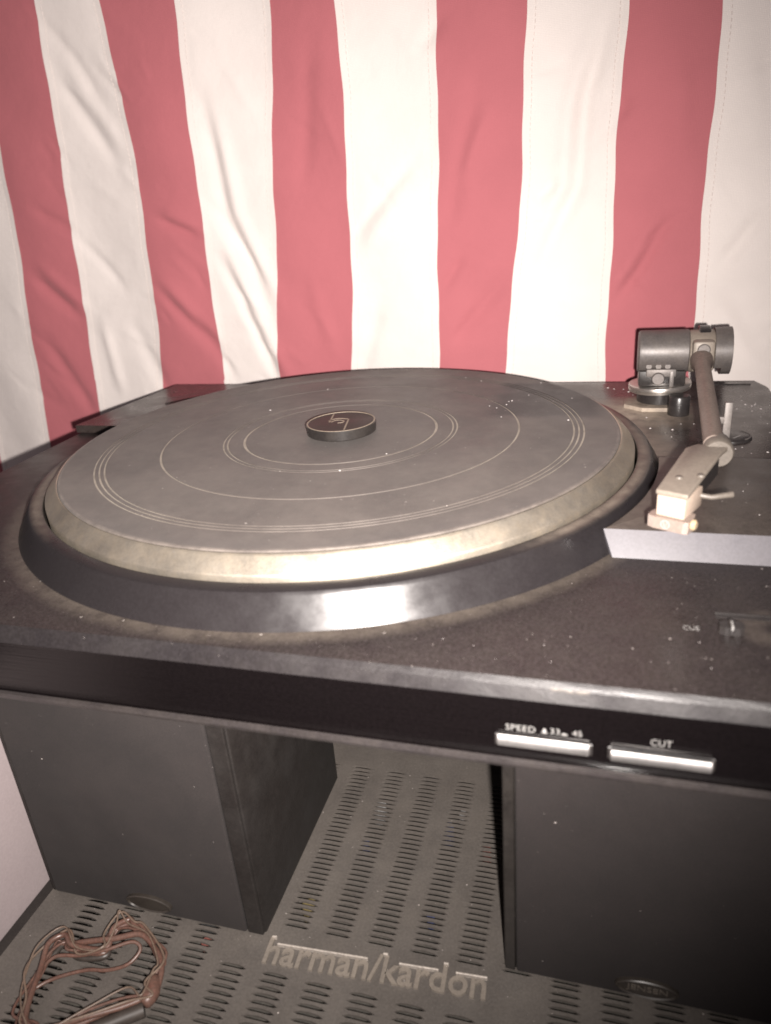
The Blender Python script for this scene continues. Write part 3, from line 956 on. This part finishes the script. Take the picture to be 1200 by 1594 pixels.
for x, y in [(34.7, 141.5), (48.2, 118.9), (83.7, 53.5), (84.3, 60.3), (99.1, 103.9), (94.4, 74.6), (74.4, 50.7), (79, 46.7), (84, 29), (120, 67.3), (120.5, 23.9), (86, 62), (60, 110), (-40, 90), (20, -60), (36, -35), (-60, 40)]:
    flake(x, y, 0.02, random.uniform(0.45, 0.8))
for x, y in [(156.3, 58.3), (163.9, 59.8), (175.7, 57.8), (174.3, 45.1), (187.7, 69), (180.9, 68.8), (162.5, 81), (153.1, 139.6), (155.8, 131.5), (218.4, 22.3), (221.6, 95.4), (220, 109.1), (225.3, 109.1), (212.8, 52.3), (223, 106), (227, 100), (214, 100), (229, 40), (206, 80), (150, 146), (140, 150), (144, 147), (226, 112), (219, 118)]:
    flake(x, y, -15.48, random.uniform(0.45, 0.95))
for _ in range(12):
    flake(random.uniform(170, 236), random.uniform(-78, 2), -11.38, random.uniform(0.2, 0.4))
for _ in range(30):
    flake(random.uniform(200, 237), random.uniform(20, 160), -15.48, random.uniform(0.2, 0.55))
for _ in range(12):
    flake(random.uniform(60, 240), random.uniform(-172, -100) if random.random() < .5 else random.uniform(-172, -160), -20.92, random.uniform(0.12, 0.26))
lint.obj('lint', M['lint'], tt, kind='stuff')

# ================================================================== disc on the spindle
cap = thing('spindle_disc', 'round black disc with a thin gold line emblem resting on the middle of the platter', 'spindle disc', (0, 0, 0.05))
BASE[cap.name] = Vector((0, 0, 0))
cap.location = (0, 0, 0.0)
CX, CY = 0.4, 0.6
MB().lathe([(0.1, 0.02), (18.6, 0.02), (19.0, 0.4), (19.3, 5.0), (19.0, 5.5), (18.3, 5.6), (17.9, 5.2), (0.1, 5.2)], 96, Matrix.Translation((CX, CY, 0))).obj('body', M['cap'], cap, smooth=30)
MB().lathe([(0.1, 5.36), (17.6, 5.36), (17.6, 5.1)], 96, Matrix.Translation((CX, CY, 0))).obj('face', M['cap_face'], cap, smooth=30)
MB().lathe([(18.1, 5.3), (18.1, 5.68), (18.75, 5.66), (18.9, 5.3)], 96, Matrix.Translation((CX, CY, 0))).obj('rim_line', M['gold'], cap, smooth=60)
emb = MB()


def ribbon(pts, w):
    p = catmull([(x, y, 0) for x, y in pts], 5) if len(pts) > 2 else [Vector((*q, 0)) for q in pts]
    vs, fs = [], []
    for i, q in enumerate(p):
        t = (p[min(i + 1, len(p) - 1)] - p[max(0, i - 1)]).normalized()
        nrm = Vector((-t.y, t.x, 0)) * w
        for z in (5.34, 5.5):
            vs += [(q.x + nrm.x, q.y + nrm.y, z), (q.x - nrm.x, q.y - nrm.y, z)]
    for i in range(len(p) - 1):
        a, b2 = i * 4, i * 4 + 4
        fs += [(a + 2, a + 3, b2 + 3, b2 + 2), (a, a + 2, b2 + 2, b2), (a + 1, a + 3, b2 + 3, b2 + 1)]
    emb.add(vs, fs)


k_ = 0.42
ribbon([(-8.6, 14.6), (-5.6, -1.6)], k_)
ribbon([(-7.0, 0.8), (-5.6, 4.6), (-2.6, 6.4), (2.0, 5.8), (3.6, 4.6)], k_)
ribbon([(3.4, 5.0), (7.2, -14.6)], k_)
ribbon([(-4.8, -1.2), (-3.8, 2.2), (-1.4, 3.3), (1.6, 1.8), (1.8, -0.8), (-0.6, -2.0)], k_)
emb.obj('emblem', M['gold'], cap)

# ================================================================== coil of wire on the receiver
coil = thing('wire_coil', 'loose coil of red-brown speaker wire lying on the receiver vents', 'wire coil', (-58, -206, RZ))
loop = [(-84, -211), (-85.5, -200), (-81, -194), (-73, -197), (-62, -194.5), (-63.5, -187), (-60, -181.5), (-53, -181), (-45, -185),
        (-34, -194), (-31, -203), (-29, -209), (-38, -213), (-52, -224), (-62, -231), (-71, -231), (-79, -224)]
for s, (mm, rad, zb, jit) in enumerate(((M['wire'], 1.35, 3.0, 1.0), (M['wire'], 1.2, 6.0, 2.0), (M['wire2'], 0.5, 7.5, 3.4), (M['wire_dark'], 1.4, 1.8, 1.6), (M['wire'], 0.6, 5.0, 3.6), (M['wire2'], 0.4, 8.5, 3.6), (M['wire'], 0.45, 4.0, 4.2))):
    pts = []
    for i, (x, y) in enumerate(loop):
        pts.append((x + random.uniform(-jit, jit), y + random.uniform(-jit, jit), RZ + max(rad + 0.1, zb + random.uniform(-1.0, 2.0))))
    MB().tube(catmull(pts, 6, closed=True), rad, 8).obj('strand', mm, coil, smooth=60)
inner = [(-85, -209, RZ + 2.5), (-80, -203, RZ + 6), (-70, -199.5, RZ + 5), (-60, -196, RZ + 6.5), (-50, -190, RZ + 7), (-45.5, -191, RZ + 5), (-48, -197, RZ + 3), (-56, -201, RZ + 2), (-66, -203, RZ + 1.6), (-78, -210, RZ + 1.6), (-84, -217, RZ + 1.4)]
MB().tube(catmull(inner, 6), 0.8, 8).obj('strand', M['wire'], coil, smooth=60)
inner2 = [(-78, -196, RZ + 5), (-70, -193.5, RZ + 6), (-58, -190, RZ + 7), (-48, -186.5, RZ + 8), (-40, -189, RZ + 7)]
MB().tube(catmull(inner2, 6), 1.3, 8).obj('strand', M['wire'], coil, smooth=60)
MB().tube(catmull([(-33, -201, RZ + 5), (-30, -207, RZ + 5), (-31, -212, RZ + 4.5)], 4), [2.2, 3.0, 3.4, 3.4, 3.6, 3.4, 3.2, 3.0, 2.2], 12).obj('binding', M['wire'], coil, smooth=60)
MB().tube(catmull([(-30, -213, RZ + 3.2), (-42, -222, RZ + 3.2), (-56, -233, RZ + 3.2), (-66, -240, RZ + 3.2)], 6), 3.0, 12).obj('thick_dark_length', M['wire_dark'], coil, smooth=60)  # thick dark round length running forward and left from the binding
